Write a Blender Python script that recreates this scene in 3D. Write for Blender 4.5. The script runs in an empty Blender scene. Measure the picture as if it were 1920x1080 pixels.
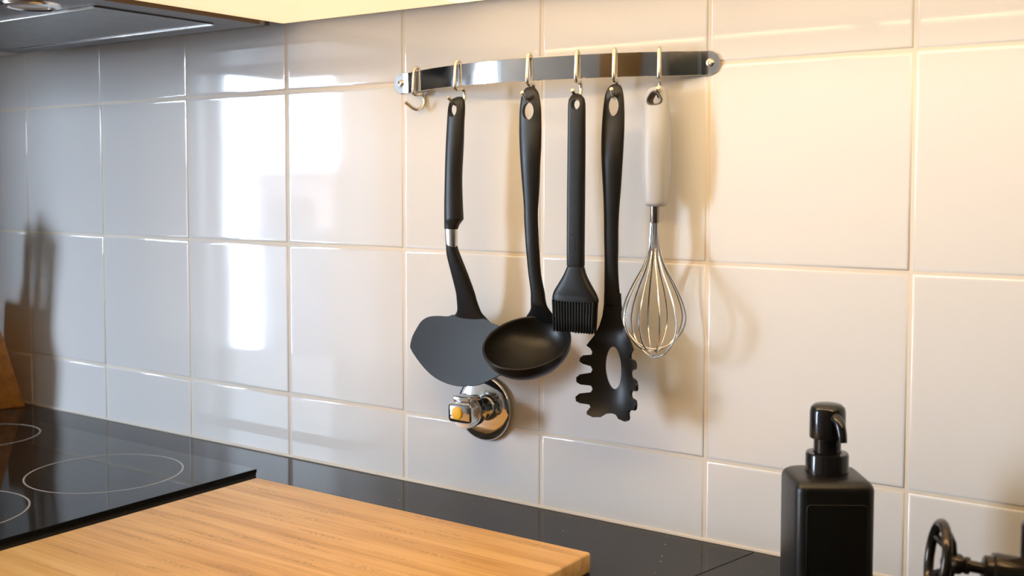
import bpy, bmesh, math, random
from mathutils import Vector, Matrix
from mathutils.geometry import delaunay_2d_cdt

# ------------------------------------------------------------------ camera, sky, exposure
scene = bpy.context.scene
COL = scene.collection
cam_data = bpy.data.cameras.new('camera')
cam = bpy.data.objects.new('camera', cam_data)
COL.objects.link(cam)
cam.location = (0.8781, -1.0272, 1.2652)
cam.rotation_euler = (1.5166, -0.0009, 0.6144)
cam_data.sensor_fit = 'HORIZONTAL'
cam_data.sensor_width = 36.0
cam_data.lens = 36.0 * 2079.3 / 1920.0
cam_data.shift_x = 9.1 / 1920.0
cam_data.shift_y = -84.9 / 1920.0
cam_data.clip_start = 0.02
cam_data.dof.use_dof = True
cam_data.dof.focus_distance = 1.17
cam_data.dof.aperture_fstop = 7.0
scene.camera = cam

world = bpy.data.worlds.new('sky')
scene.world = world
world.use_nodes = True
wn = world.node_tree
bg = wn.nodes['Background']
bg.inputs['Color'].default_value = (0.72, 0.83, 1.0, 1)
bg.inputs['Strength'].default_value = 92.0

WIN_X0, WIN_X1, WIN_Z0, WIN_Z1, ROOM_Y = -4.18, -2.80, 0.10, 2.35, -3.2
portal = bpy.data.lights.new('window_daylight', 'AREA')
portal.shape = 'RECTANGLE'
portal.size = WIN_X1 - WIN_X0
portal.size_y = WIN_Z1 - WIN_Z0
portal.cycles.is_portal = True
po = bpy.data.objects.new('window_daylight', portal)
po.location = ((WIN_X0 + WIN_X1) / 2, ROOM_Y - 0.14, (WIN_Z0 + WIN_Z1) / 2)
po.rotation_euler = (math.radians(90), 0, 0)
COL.objects.link(po)

scene.view_settings.view_transform = 'Standard'
scene.view_settings.look = 'None'
scene.view_settings.gamma = 1.0
scene.view_settings.use_curve_mapping = False
scene.view_settings.exposure = 0.0
scene.cycles.use_denoising = True
scene.cycles.max_bounces = 10
scene.cycles.diffuse_bounces = 5
scene.cycles.glossy_bounces = 5
scene.cycles.transparent_max_bounces = 12
scene.cycles.caustics_reflective = False
scene.cycles.caustics_refractive = False
scene.cycles.sample_clamp_indirect = 6.0

LED_STRENGTH = 0.95
BOOST_STRENGTH = 1.8
BAR_STRENGTH = 78.0
BAR_TAP_STRENGTH = 56.0
LED_COLOR = (1.0, 0.69, 0.36)

random.seed(7)
PI = math.pi

# ------------------------------------------------------------------ materials
def new_mat(name):
    m = bpy.data.materials.new(name)
    m.use_nodes = True
    return m, m.node_tree.nodes, m.node_tree.links, m.node_tree.nodes['Principled BSDF']

def noise_bump(N, L, b, scale, strength, dist, detail=2.0, coord='Object'):
    tc = N.new('ShaderNodeTexCoord')
    nz = N.new('ShaderNodeTexNoise'); nz.inputs['Scale'].default_value = scale; nz.inputs['Detail'].default_value = detail
    bp = N.new('ShaderNodeBump'); bp.inputs['Strength'].default_value = strength; bp.inputs['Distance'].default_value = dist
    L.new(tc.outputs[coord], nz.inputs['Vector']); L.new(nz.outputs['Fac'], bp.inputs['Height']); L.new(bp.outputs['Normal'], b.inputs['Normal'])
    return tc, nz

def mat(name, col, rough=0.5, metal=0.0, bump=None, coat=0.0, var=0.0, ior=1.5, spec=None):
    m, N, L, b = new_mat(name)
    b.inputs['Base Color'].default_value = (*col, 1)
    b.inputs['Roughness'].default_value = rough
    b.inputs['Metallic'].default_value = metal
    b.inputs['IOR'].default_value = ior
    b.inputs['Coat Weight'].default_value = coat
    if spec is not None:
        b.inputs['Specular IOR Level'].default_value = spec
    if bump:
        tc, nz = noise_bump(N, L, b, *bump)
    if var:
        tc = N.new('ShaderNodeTexCoord')
        nz = N.new('ShaderNodeTexNoise'); nz.inputs['Scale'].default_value = 35; nz.inputs['Detail'].default_value = 4
        mr = N.new('ShaderNodeMapRange'); mr.inputs['To Min'].default_value = max(0.0, rough - var); mr.inputs['To Max'].default_value = rough + var
        L.new(tc.outputs['Object'], nz.inputs['Vector']); L.new(nz.outputs['Fac'], mr.inputs['Value']); L.new(mr.outputs['Result'], b.inputs['Roughness'])
    return m

M = {}
M['tile'] = mat('glazed_tile', (0.85, 0.845, 0.845), 0.045, bump=(9.0, 0.15, 0.0006, 1.0, 'Object'))
M['grout'] = mat('cream_grout', (0.86, 0.78, 0.67), 0.7, bump=(600, 0.3, 0.0004))
M['silicone'] = mat('cream_sealant', (0.72, 0.66, 0.58), 0.5, bump=(200, 0.1, 0.0003))
M['chrome'] = mat('polished_chrome', (0.72, 0.71, 0.70), 0.09, 1.0, var=0.04)
M['rail'] = mat('polished_steel_rail', (0.84, 0.82, 0.80), 0.07, 1.0, var=0.04)
M['wire'] = mat('brushed_nickel', (0.72, 0.68, 0.60), 0.24, 1.0, var=0.05)
M['whisk_wire'] = mat('stainless_wire', (0.78, 0.77, 0.75), 0.16, 1.0, var=0.03)
M['nylon'] = mat('black_nylon', (0.010, 0.0095, 0.0095), 0.36, bump=(900, 0.12, 0.0003), var=0.04, spec=0.26)
M['blade'] = mat('daylit_black_nylon', (0.010, 0.0125, 0.018), 0.46, bump=(700, 0.15, 0.0003), var=0.05, spec=0.42)  # black nylon with the blue daylight sheen tinted into its base colour
M['rubber'] = mat('black_soft_grip', (0.011, 0.0105, 0.010), 0.40, bump=(1200, 0.12, 0.0002), var=0.05, spec=0.30)
M['silicone_black'] = mat('black_silicone', (0.010, 0.010, 0.010), 0.38, bump=(600, 0.08, 0.0002), spec=0.24)
M['grey_grip'] = mat('light_grey_grip', (0.465, 0.475, 0.49), 0.42, bump=(800, 0.06, 0.0002))
M['dark_lining'] = mat('charcoal_lining', (0.06, 0.055, 0.05), 0.45, bump=(400, 0.05, 0.0002))
M['collar'] = mat('dark_steel_collar', (0.30, 0.26, 0.22), 0.30, 1.0, var=0.05)
M['steel'] = mat('brushed_ferrule', (0.70, 0.68, 0.66), 0.26, 1.0, var=0.06)
M['yellow'] = mat('yellow_button', (0.90, 0.50, 0.012), 0.35, bump=(300, 0.03, 0.0002))
M['hob_glass'] = mat('black_glass', (0.006, 0.006, 0.007), 0.035, var=0.012, ior=1.36)
M['hob_edge'] = mat('black_edge', (0.004, 0.004, 0.004), 0.35, bump=(400, 0.05, 0.0002))
M['hob_print'] = mat('grey_print', (0.42, 0.41, 0.40), 0.35, bump=(900, 0.03, 0.0001))
M['soap_body'] = mat('satin_black', (0.009, 0.0085, 0.008), 0.34, bump=(900, 0.06, 0.0002), var=0.04, spec=0.4)
M['pump'] = mat('gloss_black', (0.010, 0.009, 0.009), 0.13, bump=(300, 0.02, 0.0002))
M['tap'] = mat('black_bronze', (0.055, 0.045, 0.036), 0.20, 0.75, var=0.05)
M['hood_frame'] = mat('hood_grey_metal', (0.16, 0.16, 0.175), 0.42, 0.3, var=0.06)
M['hood_panel'] = mat('hood_filter_glass', (0.06, 0.063, 0.07), 0.18, 0.0, var=0.05)
M['hood_trim'] = mat('bright_trim', (0.80, 0.80, 0.80), 0.18, 1.0, var=0.03)
M['hood_slot'] = mat('dark_gap', (0.02, 0.02, 0.02), 0.6, bump=(300, 0.05, 0.0002))
M['lamp_glass'] = mat('frosted_lamp_glass', (0.75, 0.76, 0.78), 0.35, bump=(300, 0.04, 0.0002))
M['hood_side'] = mat('walnut_side_board', (0.085, 0.040, 0.014), 0.45, bump=(120, 0.1, 0.0004))
M['cabinet'] = mat('white_cabinet_lacquer', (0.76, 0.74, 0.70), 0.40, bump=(150, 0.03, 0.0003))
M['wall'] = mat('white_wall_paint', (0.74, 0.73, 0.72), 0.8, bump=(160, 0.15, 0.0008))
M['wall_grey'] = mat('grey_wall_paint', (0.20, 0.20, 0.21), 0.8, bump=(160, 0.15, 0.0008))
M['wall_green'] = mat('dark_green_wall_paint', (0.085, 0.095, 0.075), 0.8, bump=(160, 0.15, 0.0008))
M['ceiling'] = mat('white_ceiling_paint', (0.62, 0.62, 0.61), 0.85, bump=(160, 0.15, 0.0008))
M['frame'] = mat('white_window_frame', (0.78, 0.78, 0.77), 0.35, bump=(200, 0.04, 0.0003))
M['concrete'] = mat('grey_concrete', (0.13, 0.135, 0.145), 0.85, bump=(60, 0.3, 0.002))
M['facade'] = mat('rose_grey_render', (0.16, 0.135, 0.135), 0.85, bump=(40, 0.3, 0.003))
M['base_cab'] = mat('base_cabinet_lacquer', (0.60, 0.59, 0.57), 0.45, bump=(150, 0.03, 0.0003))
M['fridge'] = mat('dark_grey_enamel', (0.07, 0.07, 0.075), 0.35, bump=(200, 0.04, 0.0002))
M['knife_handle'] = mat('dark_knife_handle', (0.02, 0.019, 0.018), 0.4, bump=(500, 0.06, 0.0002))

def led_mat():
    m, N, L, b = new_mat('warm_led_diffuser')
    b.inputs['Base Color'].default_value = (0.8, 0.78, 0.72, 1)
    b.inputs['Roughness'].default_value = 0.5
    b.inputs['Emission Color'].default_value = (*LED_COLOR, 1)
    b.inputs['Emission Strength'].default_value = LED_STRENGTH
    return m
M['led'] = led_mat()
M['led_boost'] = M['led'].copy()
M['led_boost'].name = 'warm_led_boost'
M['led_boost'].node_tree.nodes['Principled BSDF'].inputs['Emission Strength'].default_value = BOOST_STRENGTH
M['led_bar'] = M['led'].copy()
M['led_bar'].name = 'warm_led_bar_lens'
M['led_bar'].node_tree.nodes['Principled BSDF'].inputs['Emission Strength'].default_value = BAR_STRENGTH
M['led_bar_tap'] = M['led'].copy()
M['led_bar_tap'].name = 'warm_led_bar_lens_dim'
M['led_bar_tap'].node_tree.nodes['Principled BSDF'].inputs['Emission Strength'].default_value = BAR_TAP_STRENGTH

def stone_mat():
    m, N, L, b = new_mat('speckled_black_stone')
    tc = N.new('ShaderNodeTexCoord')
    vo = N.new('ShaderNodeTexVoronoi'); vo.inputs['Scale'].default_value = 95
    wn_ = N.new('ShaderNodeTexWhiteNoise')
    lt = N.new('ShaderNodeMath'); lt.operation = 'LESS_THAN'; lt.inputs[1].default_value = 0.085
    gt = N.new('ShaderNodeMath'); gt.operation = 'GREATER_THAN'; gt.inputs[1].default_value = 0.72
    mu = N.new('ShaderNodeMath'); mu.operation = 'MULTIPLY'
    nz = N.new('ShaderNodeTexNoise'); nz.inputs['Scale'].default_value = 60; nz.inputs['Detail'].default_value = 6
    r1 = N.new('ShaderNodeMix'); r1.data_type = 'RGBA'
    r1.inputs['A'].default_value = (0.016, 0.015, 0.016, 1); r1.inputs['B'].default_value = (0.034, 0.031, 0.031, 1)
    r2 = N.new('ShaderNodeMix'); r2.data_type = 'RGBA'
    r2.inputs['B'].default_value = (0.33, 0.33, 0.34, 1)
    L.new(tc.outputs['Object'], vo.inputs['Vector']); L.new(tc.outputs['Object'], nz.inputs['Vector'])
    L.new(vo.outputs['Distance'], lt.inputs[0]); L.new(vo.outputs['Position'], wn_.inputs['Vector'])
    L.new(wn_.outputs['Value'], gt.inputs[0]); L.new(lt.outputs[0], mu.inputs[0]); L.new(gt.outputs[0], mu.inputs[1])
    L.new(nz.outputs['Fac'], r1.inputs['Factor']); L.new(r1.outputs['Result'], r2.inputs['A'])
    L.new(mu.outputs[0], r2.inputs['Factor']); L.new(r2.outputs['Result'], b.inputs['Base Color'])
    b.inputs['Roughness'].default_value = 0.06
    b.inputs['IOR'].default_value = 1.23
    return m
M['stone'] = stone_mat()

def wood_mat(name, dark, mid, light, strip=0.021, knots=True, axis_map=(0, 1, 2), rough=0.42, fibre=(4.0, 260.0, 260.0)):
    """laminated wood: long fibres run along the object's X, strips lie side by side along Y"""
    m, N, L, b = new_mat(name)
    tc = N.new('ShaderNodeTexCoord')
    sep = N.new('ShaderNodeSeparateXYZ'); L.new(tc.outputs['Object'], sep.inputs['Vector'])
    def math_(op, a, bv):
        n = N.new('ShaderNodeMath'); n.operation = op
        for i, v in enumerate((a, bv)):
            if v is None: continue
            if isinstance(v, (int, float)): n.inputs[i].default_value = v
            else: L.new(v, n.inputs[i])
        return n.outputs[0]
    row = math_('FLOOR', math_('DIVIDE', sep.outputs['Y'], strip), None)
    wr = N.new('ShaderNodeTexWhiteNoise'); wr.noise_dimensions = '1D'; L.new(row, wr.inputs['W'])
    off = math_('MULTIPLY', wr.outputs['Value'], 37.0)
    com = N.new('ShaderNodeCombineXYZ')
    L.new(math_('ADD', sep.outputs['X'], off), com.inputs['X']); L.new(sep.outputs['Y'], com.inputs['Y']); L.new(sep.outputs['Z'], com.inputs['Z'])
    mp = N.new('ShaderNodeMapping'); mp.inputs['Scale'].default_value = fibre
    L.new(com.outputs['Vector'], mp.inputs['Vector'])
    f1 = N.new('ShaderNodeTexNoise'); f1.inputs['Scale'].default_value = 1.0; f1.inputs['Detail'].default_value = 5; f1.inputs['Roughness'].default_value = 0.6
    L.new(mp.outputs['Vector'], f1.inputs['Vector'])
    mp2 = N.new('ShaderNodeMapping'); mp2.inputs['Scale'].default_value = (7.0, 70.0, 70.0)
    L.new(com.outputs['Vector'], mp2.inputs['Vector'])
    f2 = N.new('ShaderNodeTexNoise'); f2.inputs['Scale'].default_value = 1.0; f2.inputs['Detail'].default_value = 3
    L.new(mp2.outputs['Vector'], f2.inputs['Vector'])
    s = math_('ADD', math_('ADD', math_('MULTIPLY', f1.outputs['Fac'], 0.50), math_('MULTIPLY', f2.outputs['Fac'], 0.55)), math_('MULTIPLY', wr.outputs['Value'], 0.14))
    ramp = N.new('ShaderNodeValToRGB')
    e = ramp.color_ramp.elements
    e[0].position = 0.40; e[0].color = (*dark, 1)
    e[1].position = 0.86; e[1].color = (*light, 1)
    k = e.new(0.60); k.color = (*mid, 1)
    L.new(s, ramp.inputs['Fac'])
    out = ramp.outputs['Color']
    if knots:
        mp3 = N.new('ShaderNodeMapping'); mp3.inputs['Scale'].default_value = (5.0, 1.0 / strip, 1.0)
        L.new(com.outputs['Vector'], mp3.inputs['Vector'])
        vo = N.new('ShaderNodeTexVoronoi'); vo.voronoi_dimensions = '2D'; vo.inputs['Scale'].default_value = 1.0; vo.inputs['Randomness'].default_value = 1.0
        L.new(mp3.outputs['Vector'], vo.inputs['Vector'])
        mr = N.new('ShaderNodeMapRange'); mr.inputs['From Min'].default_value = 0.03; mr.inputs['From Max'].default_value = 0.26
        mr.inputs['To Min'].default_value = 0.55; mr.inputs['To Max'].default_value = 0.0
        L.new(vo.outputs['Distance'], mr.inputs['Value'])
        sp = N.new('ShaderNodeTexNoise'); sp.inputs['Scale'].default_value = 260; sp.inputs['Detail'].default_value = 3
        L.new(tc.outputs['Object'], sp.inputs['Vector'])
        gate = math_('MULTIPLY', mr.outputs['Result'], math_('GREATER_THAN', sp.outputs['Fac'], 0.5))
        mx = N.new('ShaderNodeMix'); mx.data_type = 'RGBA'
        mx.inputs['B'].default_value = (dark[0] * 0.55, dark[1] * 0.48, dark[2] * 0.4, 1)
        L.new(gate, mx.inputs['Factor']); L.new(out, mx.inputs['A']); out = mx.outputs['Result']
    L.new(out, b.inputs['Base Color'])
    bp = N.new('ShaderNodeBump'); bp.inputs['Strength'].default_value = 0.12; bp.inputs['Distance'].default_value = 0.0003
    L.new(f1.outputs['Fac'], bp.inputs['Height']); L.new(bp.outputs['Normal'], b.inputs['Normal'])
    b.inputs['Roughness'].default_value = rough
    return m
M['bamboo'] = wood_mat('bamboo_laminate', (0.56, 0.29, 0.085), (0.75, 0.45, 0.155), (0.87, 0.59, 0.25), strip=0.0165)
M['beech'] = wood_mat('orange_beech', (0.36, 0.13, 0.018), (0.50, 0.20, 0.03), (0.58, 0.26, 0.05), knots=False, fibre=(3.0, 120.0, 120.0))
M['oak'] = wood_mat('oak_door_veneer', (0.42, 0.19, 0.045), (0.58, 0.28, 0.075), (0.66, 0.35, 0.11), strip=0.4, knots=False, fibre=(1.2, 40, 40))
M['floor'] = wood_mat('oak_floor_boards', (0.22, 0.14, 0.08), (0.30, 0.20, 0.12), (0.38, 0.26, 0.16), strip=0.14, knots=False, fibre=(1.2, 60, 60))

def curtain_mat():
    m, N, L, b = new_mat('sheer_white_cotton')
    out = N['Material Output']
    b.inputs['Base Color'].default_value = (0.85, 0.85, 0.85, 1)
    b.inputs['Roughness'].default_value = 0.9
    tr = N.new('ShaderNodeBsdfTranslucent'); tr.inputs['Color'].default_value = (0.94, 0.95, 0.96, 1)
    mx = N.new('ShaderNodeMixShader')
    wv = N.new('ShaderNodeTexWave'); wv.inputs['Scale'].default_value = 300
    tc = N.new('ShaderNodeTexCoord'); L.new(tc.outputs['Object'], wv.inputs['Vector'])
    mr = N.new('ShaderNodeMapRange'); mr.inputs['To Min'].default_value = 0.30; mr.inputs['To Max'].default_value = 0.42
    L.new(wv.outputs['Fac'], mr.inputs['Value']); L.new(mr.outputs['Result'], mx.inputs['Fac'])
    L.new(b.outputs['BSDF'], mx.inputs[1]); L.new(tr.outputs['BSDF'], mx.inputs[2]); L.new(mx.outputs['Shader'], out.inputs['Surface'])
    return m
M['curtain'] = curtain_mat()

def pane_mat():
    m, N, L, b = new_mat('window_glass')
    N.remove(b)
    out = N['Material Output']
    t = N.new('ShaderNodeBsdfTransparent'); t.inputs['Color'].default_value = (0.94, 0.96, 0.96, 1)
    g = N.new('ShaderNodeBsdfGlossy'); g.inputs['Roughness'].default_value = 0.0
    fr = N.new('ShaderNodeValue'); fr.outputs[0].default_value = 0.06
    mx = N.new('ShaderNodeMixShader')
    L.new(fr.outputs[0], mx.inputs['Fac']); L.new(t.outputs['BSDF'], mx.inputs[1]); L.new(g.outputs['BSDF'], mx.inputs[2])
    L.new(mx.outputs['Shader'], out.inputs['Surface'])
    return m
M['pane'] = pane_mat()

# ------------------------------------------------------------------ mesh helpers
def link(name, me, m=None, parent=None, sharp=35.0):
    o = bpy.data.objects.new(name, me)
    COL.objects.link(o)
    if m is not None and not me.materials:
        me.materials.append(m)
    if sharp is not None:
        for p in me.polygons: p.use_smooth = True
        me.set_sharp_from_angle(angle=math.radians(sharp))
    if parent is not None:
        o.parent = parent
        o.matrix_parent_inverse = Matrix.Translation(-parent.location)
    return o

def from_bm(name, bm, m=None, parent=None, sharp=35.0):
    bmesh.ops.recalc_face_normals(bm, faces=bm.faces)
    me = bpy.data.meshes.new(name); bm.to_mesh(me); bm.free()
    return link(name, me, m, parent, sharp)

def thing(name, label, cat, loc=(0, 0, 0), group=None):
    o = bpy.data.objects.new(name, None)
    COL.objects.link(o)
    o.location = loc; o.empty_display_size = 0.02
    o['label'] = label; o['category'] = cat
    if group: o['group'] = group
    return o

def tag(o, label, cat, group=None):
    o['label'] = label; o['category'] = cat
    if group: o['group'] = group
    return o

def box_bm(x0, x1, y0, y1, z0, z1, bev=0.0, seg=2, bm=None):
    own = bm is None
    if own: bm = bmesh.new()
    vs = [bm.verts.new(p) for p in ((x0, y0, z0), (x1, y0, z0), (x1, y1, z0), (x0, y1, z0), (x0, y0, z1), (x1, y0, z1), (x1, y1, z1), (x0, y1, z1))]
    fs = [bm.faces.new([vs[i] for i in f]) for f in ((0, 3, 2, 1), (4, 5, 6, 7), (0, 1, 5, 4), (1, 2, 6, 5), (2, 3, 7, 6), (3, 0, 4, 7))]
    if bev > 0:
        es = {e for f in fs for e in f.edges}
        bmesh.ops.bevel(bm, geom=list(es), offset=bev, segments=seg, profile=0.5, affect='EDGES')
    return bm

def box(name, x0, x1, y0, y1, z0, z1, m, parent=None, bev=0.0, seg=2, sharp=20.0):
    return from_bm(name, box_bm(x0, x1, y0, y1, z0, z1, bev, seg), m, parent, sharp)

def ring_loft_bm(rings, cap0=True, cap1=True, bm=None, closed=False):
    if bm is None: bm = bmesh.new()
    R = [[bm.verts.new(p) for p in r] for r in rings]
    n = len(R[0])
    pairs = list(zip(R[:-1], R[1:])) + ([(R[-1], R[0])] if closed else [])
    for a, b in pairs:
        for i in range(n):
            j = (i + 1) % n
            bm.faces.new((a[i], a[j], b[j], b[i]))
    if not closed:
        if cap0: bm.faces.new(list(reversed(R[0])))
        if cap1: bm.faces.new(R[-1])
    return bm

def lathe_bm(profile, origin, axis, n=32, bm=None, cap=True):
    """profile: [(radius, distance along axis)]"""
    a = Vector(axis).normalized()
    u = a.orthogonal().normalized(); v = a.cross(u)
    o = Vector(origin)
    rings = [[o + a * h + (u * math.cos(t) + v * math.sin(t)) * max(r, 1e-5) for t in (2 * PI * i / n for i in range(n))] for r, h in profile]
    return ring_loft_bm(rings, cap, cap, bm)

def smooth_path(pts, per=6, closed=False):
    P = [Vector(p) for p in pts]
    n = len(P); out = []
    rng = range(n) if closed else range(n - 1)
    for i in rng:
        p1, p2 = P[i], P[(i + 1) % n]
        p0 = P[i - 1] if (closed or i > 0) else p1 * 2 - p2
        p3 = P[(i + 2) % n] if (closed or i + 2 < n) else p2 * 2 - p1
        for k in range(per):
            t = k / per
            out.append(0.5 * ((2 * p1) + (p2 - p0) * t + (2 * p0 - 5 * p1 + 4 * p2 - p3) * t * t + (3 * p1 - p0 - 3 * p2 + p3) * t ** 3))
    if not closed: out.append(P[-1])
    return out

def tube_bm(pts, rad, n=10, closed=False, bm=None):
    P = [Vector(p) for p in pts]
    N_ = len(P)
    rads = rad if isinstance(rad, (list, tuple)) else [rad] * N_
    tang = []
    for i in range(N_):
        a = P[i - 1] if (closed or i > 0) else P[i]
        b = P[(i + 1) % N_] if (closed or i < N_ - 1) else P[i]
        tang.append((b - a).normalized())
    u = tang[0].orthogonal().normalized()
    rings = []
    for i in range(N_):
        t = tang[i]
        u = (u - t * u.dot(t)).normalized()
        v = t.cross(u)
        rings.append([P[i] + (u * math.cos(q) + v * math.sin(q)) * rads[i] for q in (2 * PI * k / n for k in range(n))])
    return ring_loft_bm(rings, True, True, bm, closed)

def handle_bm(rows, y, k, tan, n=28, power=2.4, ys=None):
    """rows: (z, x centre, apparent half width); turned into rounded sections of half width a and half depth b"""
    rings = []
    for i, (z, xc, w) in enumerate(rows):
        kk = k[i] if isinstance(k, (list, tuple)) else k
        a = w / math.sqrt(1 + (tan * kk) ** 2); b = a * kk
        yy = ys[i] if ys else y
        r = []
        for q in range(n):
            t = 2 * PI * q / n
            c, s = math.cos(t), math.sin(t)
            r.append(Vector((xc + math.copysign(abs(c) ** (2 / power), c) * a, yy + math.copysign(abs(s) ** (2 / power), s) * b, z)))
        rings.append(r)
    return ring_loft_bm(rings)

def thin_top(rows, k_top, k_body, z0, z1):
    return [k_body + (k_top - k_body) * min(1.0, max(0.0, (r[0] - z0) / (z1 - z0))) for r in rows]

def resample(rows, per=4):
    pts = smooth_path([Vector((r[0], r[1], r[2])) for r in rows], per)
    return [(p.x, p.y, max(p.z, 0.0004)) for p in pts]

def cut(o, cutters):
    """subtract the cutters from o and keep the plain mesh"""
    for c in cutters:
        md = o.modifiers.new('cut', 'BOOLEAN'); md.object = c; md.operation = 'DIFFERENCE'; md.solver = 'EXACT'
    dg = bpy.context.evaluated_depsgraph_get()
    me = bpy.data.meshes.new_from_object(o.evaluated_get(dg))
    o.modifiers.clear()
    old = o.data; o.data = me
    me.name = o.name
    bpy.data.meshes.remove(old)
    for c in cutters:
        d = c.data; bpy.data.objects.remove(c); bpy.data.meshes.remove(d)
    for p in me.polygons: p.use_smooth = True
    me.set_sharp_from_angle(angle=math.radians(32))

def oval_cutter(x, z, rx, rz, y0, y1, n=32, shape=None):
    def p(t):
        c, s = math.cos(t), math.sin(t)
        if shape == 'tri':
            f = 1 + 0.10 * math.cos(3 * (t - PI / 2))
            return c * rx * f, s * rz * f
        return c * rx, s * rz
    rings = [[Vector((x + p(2 * PI * i / n)[0], y, z + p(2 * PI * i / n)[1])) for i in range(n)] for y in (y0, y1)]
    return from_bm('hole_cutter', ring_loft_bm(rings), None, None, None)

def inside(p, poly):
    x, y = p; r = False; n = len(poly)
    for i in range(n):
        x1, y1 = poly[i]; x2, y2 = poly[(i + 1) % n]
        if (y1 > y) != (y2 > y) and x < (x2 - x1) * (y - y1) / (y2 - y1) + x1: r = not r
    return r

def sheet_bm(outline, holes, fn, thick, step):
    """flat outline with holes, filled, bent by fn(u, v) -> Vector and given thickness"""
    loops = [outline] + holes
    V, E = [], []
    for lp in loops:
        s = len(V)
        V += [Vector(p) for p in lp]
        E += [(s + i, s + (i + 1) % len(lp)) for i in range(len(lp))]
    xs = [p[0] for p in outline]; ys = [p[1] for p in outline]
    B = list(V)
    nx = int((max(xs) - min(xs)) / step) + 1; ny = int((max(ys) - min(ys)) / step) + 1
    for i in range(nx):
        for j in range(ny):
            p = (min(xs) + (i + 0.5) * step, min(ys) + (j + 0.5) * step)
            if inside(p, outline) and not any(inside(p, h) for h in holes):
                if min((Vector(p) - b).length for b in B) > step * 0.55: V.append(Vector(p))
    vo, eo, fo, *_ = delaunay_2d_cdt(V, E, [], 0, 1e-6)
    tri = []
    for f in fo:
        c = sum((vo[i] for i in f), Vector((0, 0))) / len(f)
        if inside(c, outline) and not any(inside(c, h) for h in holes): tri.append(list(f))
    mid = [fn(v.x, v.y) for v in vo]
    nor = [Vector((0, 0, 0)) for _ in vo]
    for f in tri:
        nn = (mid[f[1]] - mid[f[0]]).cross(mid[f[2]] - mid[f[0]])
        for i in f: nor[i] += nn
    nor = [v.normalized() if v.length > 0 else Vector((0, 1, 0)) for v in nor]
    used = sorted({i for f in tri for i in f})
    bm = bmesh.new()
    A = {i: bm.verts.new(mid[i] + nor[i] * thick / 2) for i in used}
    C = {i: bm.verts.new(mid[i] - nor[i] * thick / 2) for i in used}
    cnt = {}
    for f in tri:
        bm.faces.new([A[i] for i in f]); bm.faces.new([C[i] for i in reversed(f)])
        for q in range(3):
            e = (f[q], f[(q + 1) % 3])
            if (e[1], e[0]) in cnt: del cnt[(e[1], e[0])]
            else: cnt[e] = 1
    for a, b in cnt: bm.faces.new((A[a], C[a], C[b], A[b]))
    return bm

def oval(cx, cz, rx, rz, n=24):
    return [(cx + rx * math.cos(2 * PI * i / n), cz + rz * math.sin(2 * PI * i / n)) for i in range(n)]

# ------------------------------------------------------------------ the room
TOP = 0.90                                     # worktop height
RX0, RX1, RH = -4.7, 1.55, 2.5
def structure(o):
    o['kind'] = 'structure'; return o

structure(box('floor', RX0, RX1, ROOM_Y, 0.1, -0.05, 0.0, M['floor'], sharp=None))
structure(box('ceiling', RX0, RX1, ROOM_Y, 0.1, RH, RH + 0.05, M['ceiling'], sharp=None))
structure(box('wall_left', RX0 - 0.1, RX0, ROOM_Y - 0.1, 0.1, 0, RH, M['wall_grey'], sharp=None))
structure(box('wall_right', RX1, RX1 + 0.1, ROOM_Y - 0.1, 0.1, 0, RH, M['wall_green'], sharp=None))
# the wall across the room, with the opening of the balcony window and a door
bm = bmesh.new()
box_bm(RX0, WIN_X0, ROOM_Y - 0.12, ROOM_Y, 0, RH, bm=bm)
box_bm(WIN_X1, RX1, ROOM_Y - 0.12, ROOM_Y, 0, RH, bm=bm)
box_bm(WIN_X0, WIN_X1, ROOM_Y - 0.12, ROOM_Y, WIN_Z1, RH, bm=bm)
box_bm(WIN_X0, WIN_X1, ROOM_Y - 0.12, ROOM_Y, 0, WIN_Z0, bm=bm)
structure(from_bm('wall_front', bm, M['wall'], sharp=None))

win = bpy.data.objects.new('window_1', None); COL.objects.link(win); structure(win)
win.location = ((WIN_X0 + WIN_X1) / 2, ROOM_Y - 0.06, WIN_Z0)
bm = bmesh.new()
fy0, fy1, fw = ROOM_Y - 0.09, ROOM_Y - 0.03, 0.06
mid = WIN_X0 + 1.0
for x0, x1, z0, z1 in ((WIN_X0, WIN_X0 + fw, WIN_Z0, WIN_Z1), (WIN_X1 - fw, WIN_X1, WIN_Z0, WIN_Z1), (WIN_X0 + fw, WIN_X1 - fw, WIN_Z0, WIN_Z0 + fw), (WIN_X0 + fw, WIN_X1 - fw, WIN_Z1 - fw, WIN_Z1), (mid - 0.035, mid + 0.035, WIN_Z0 + fw, WIN_Z1 - fw)):
    box_bm(x0, x1, fy0, fy1, z0, z1, 0.006, bm=bm)
from_bm('window_frame', bm, M['frame'], win)
for x0, x1 in ((WIN_X0 + fw, mid - 0.035), (mid + 0.035, WIN_X1 - fw)):
    box('pane', x0, x1, ROOM_Y - 0.064, ROOM_Y - 0.058, WIN_Z0 + fw, WIN_Z1 - fw, M['pane'], win, sharp=None)

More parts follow.
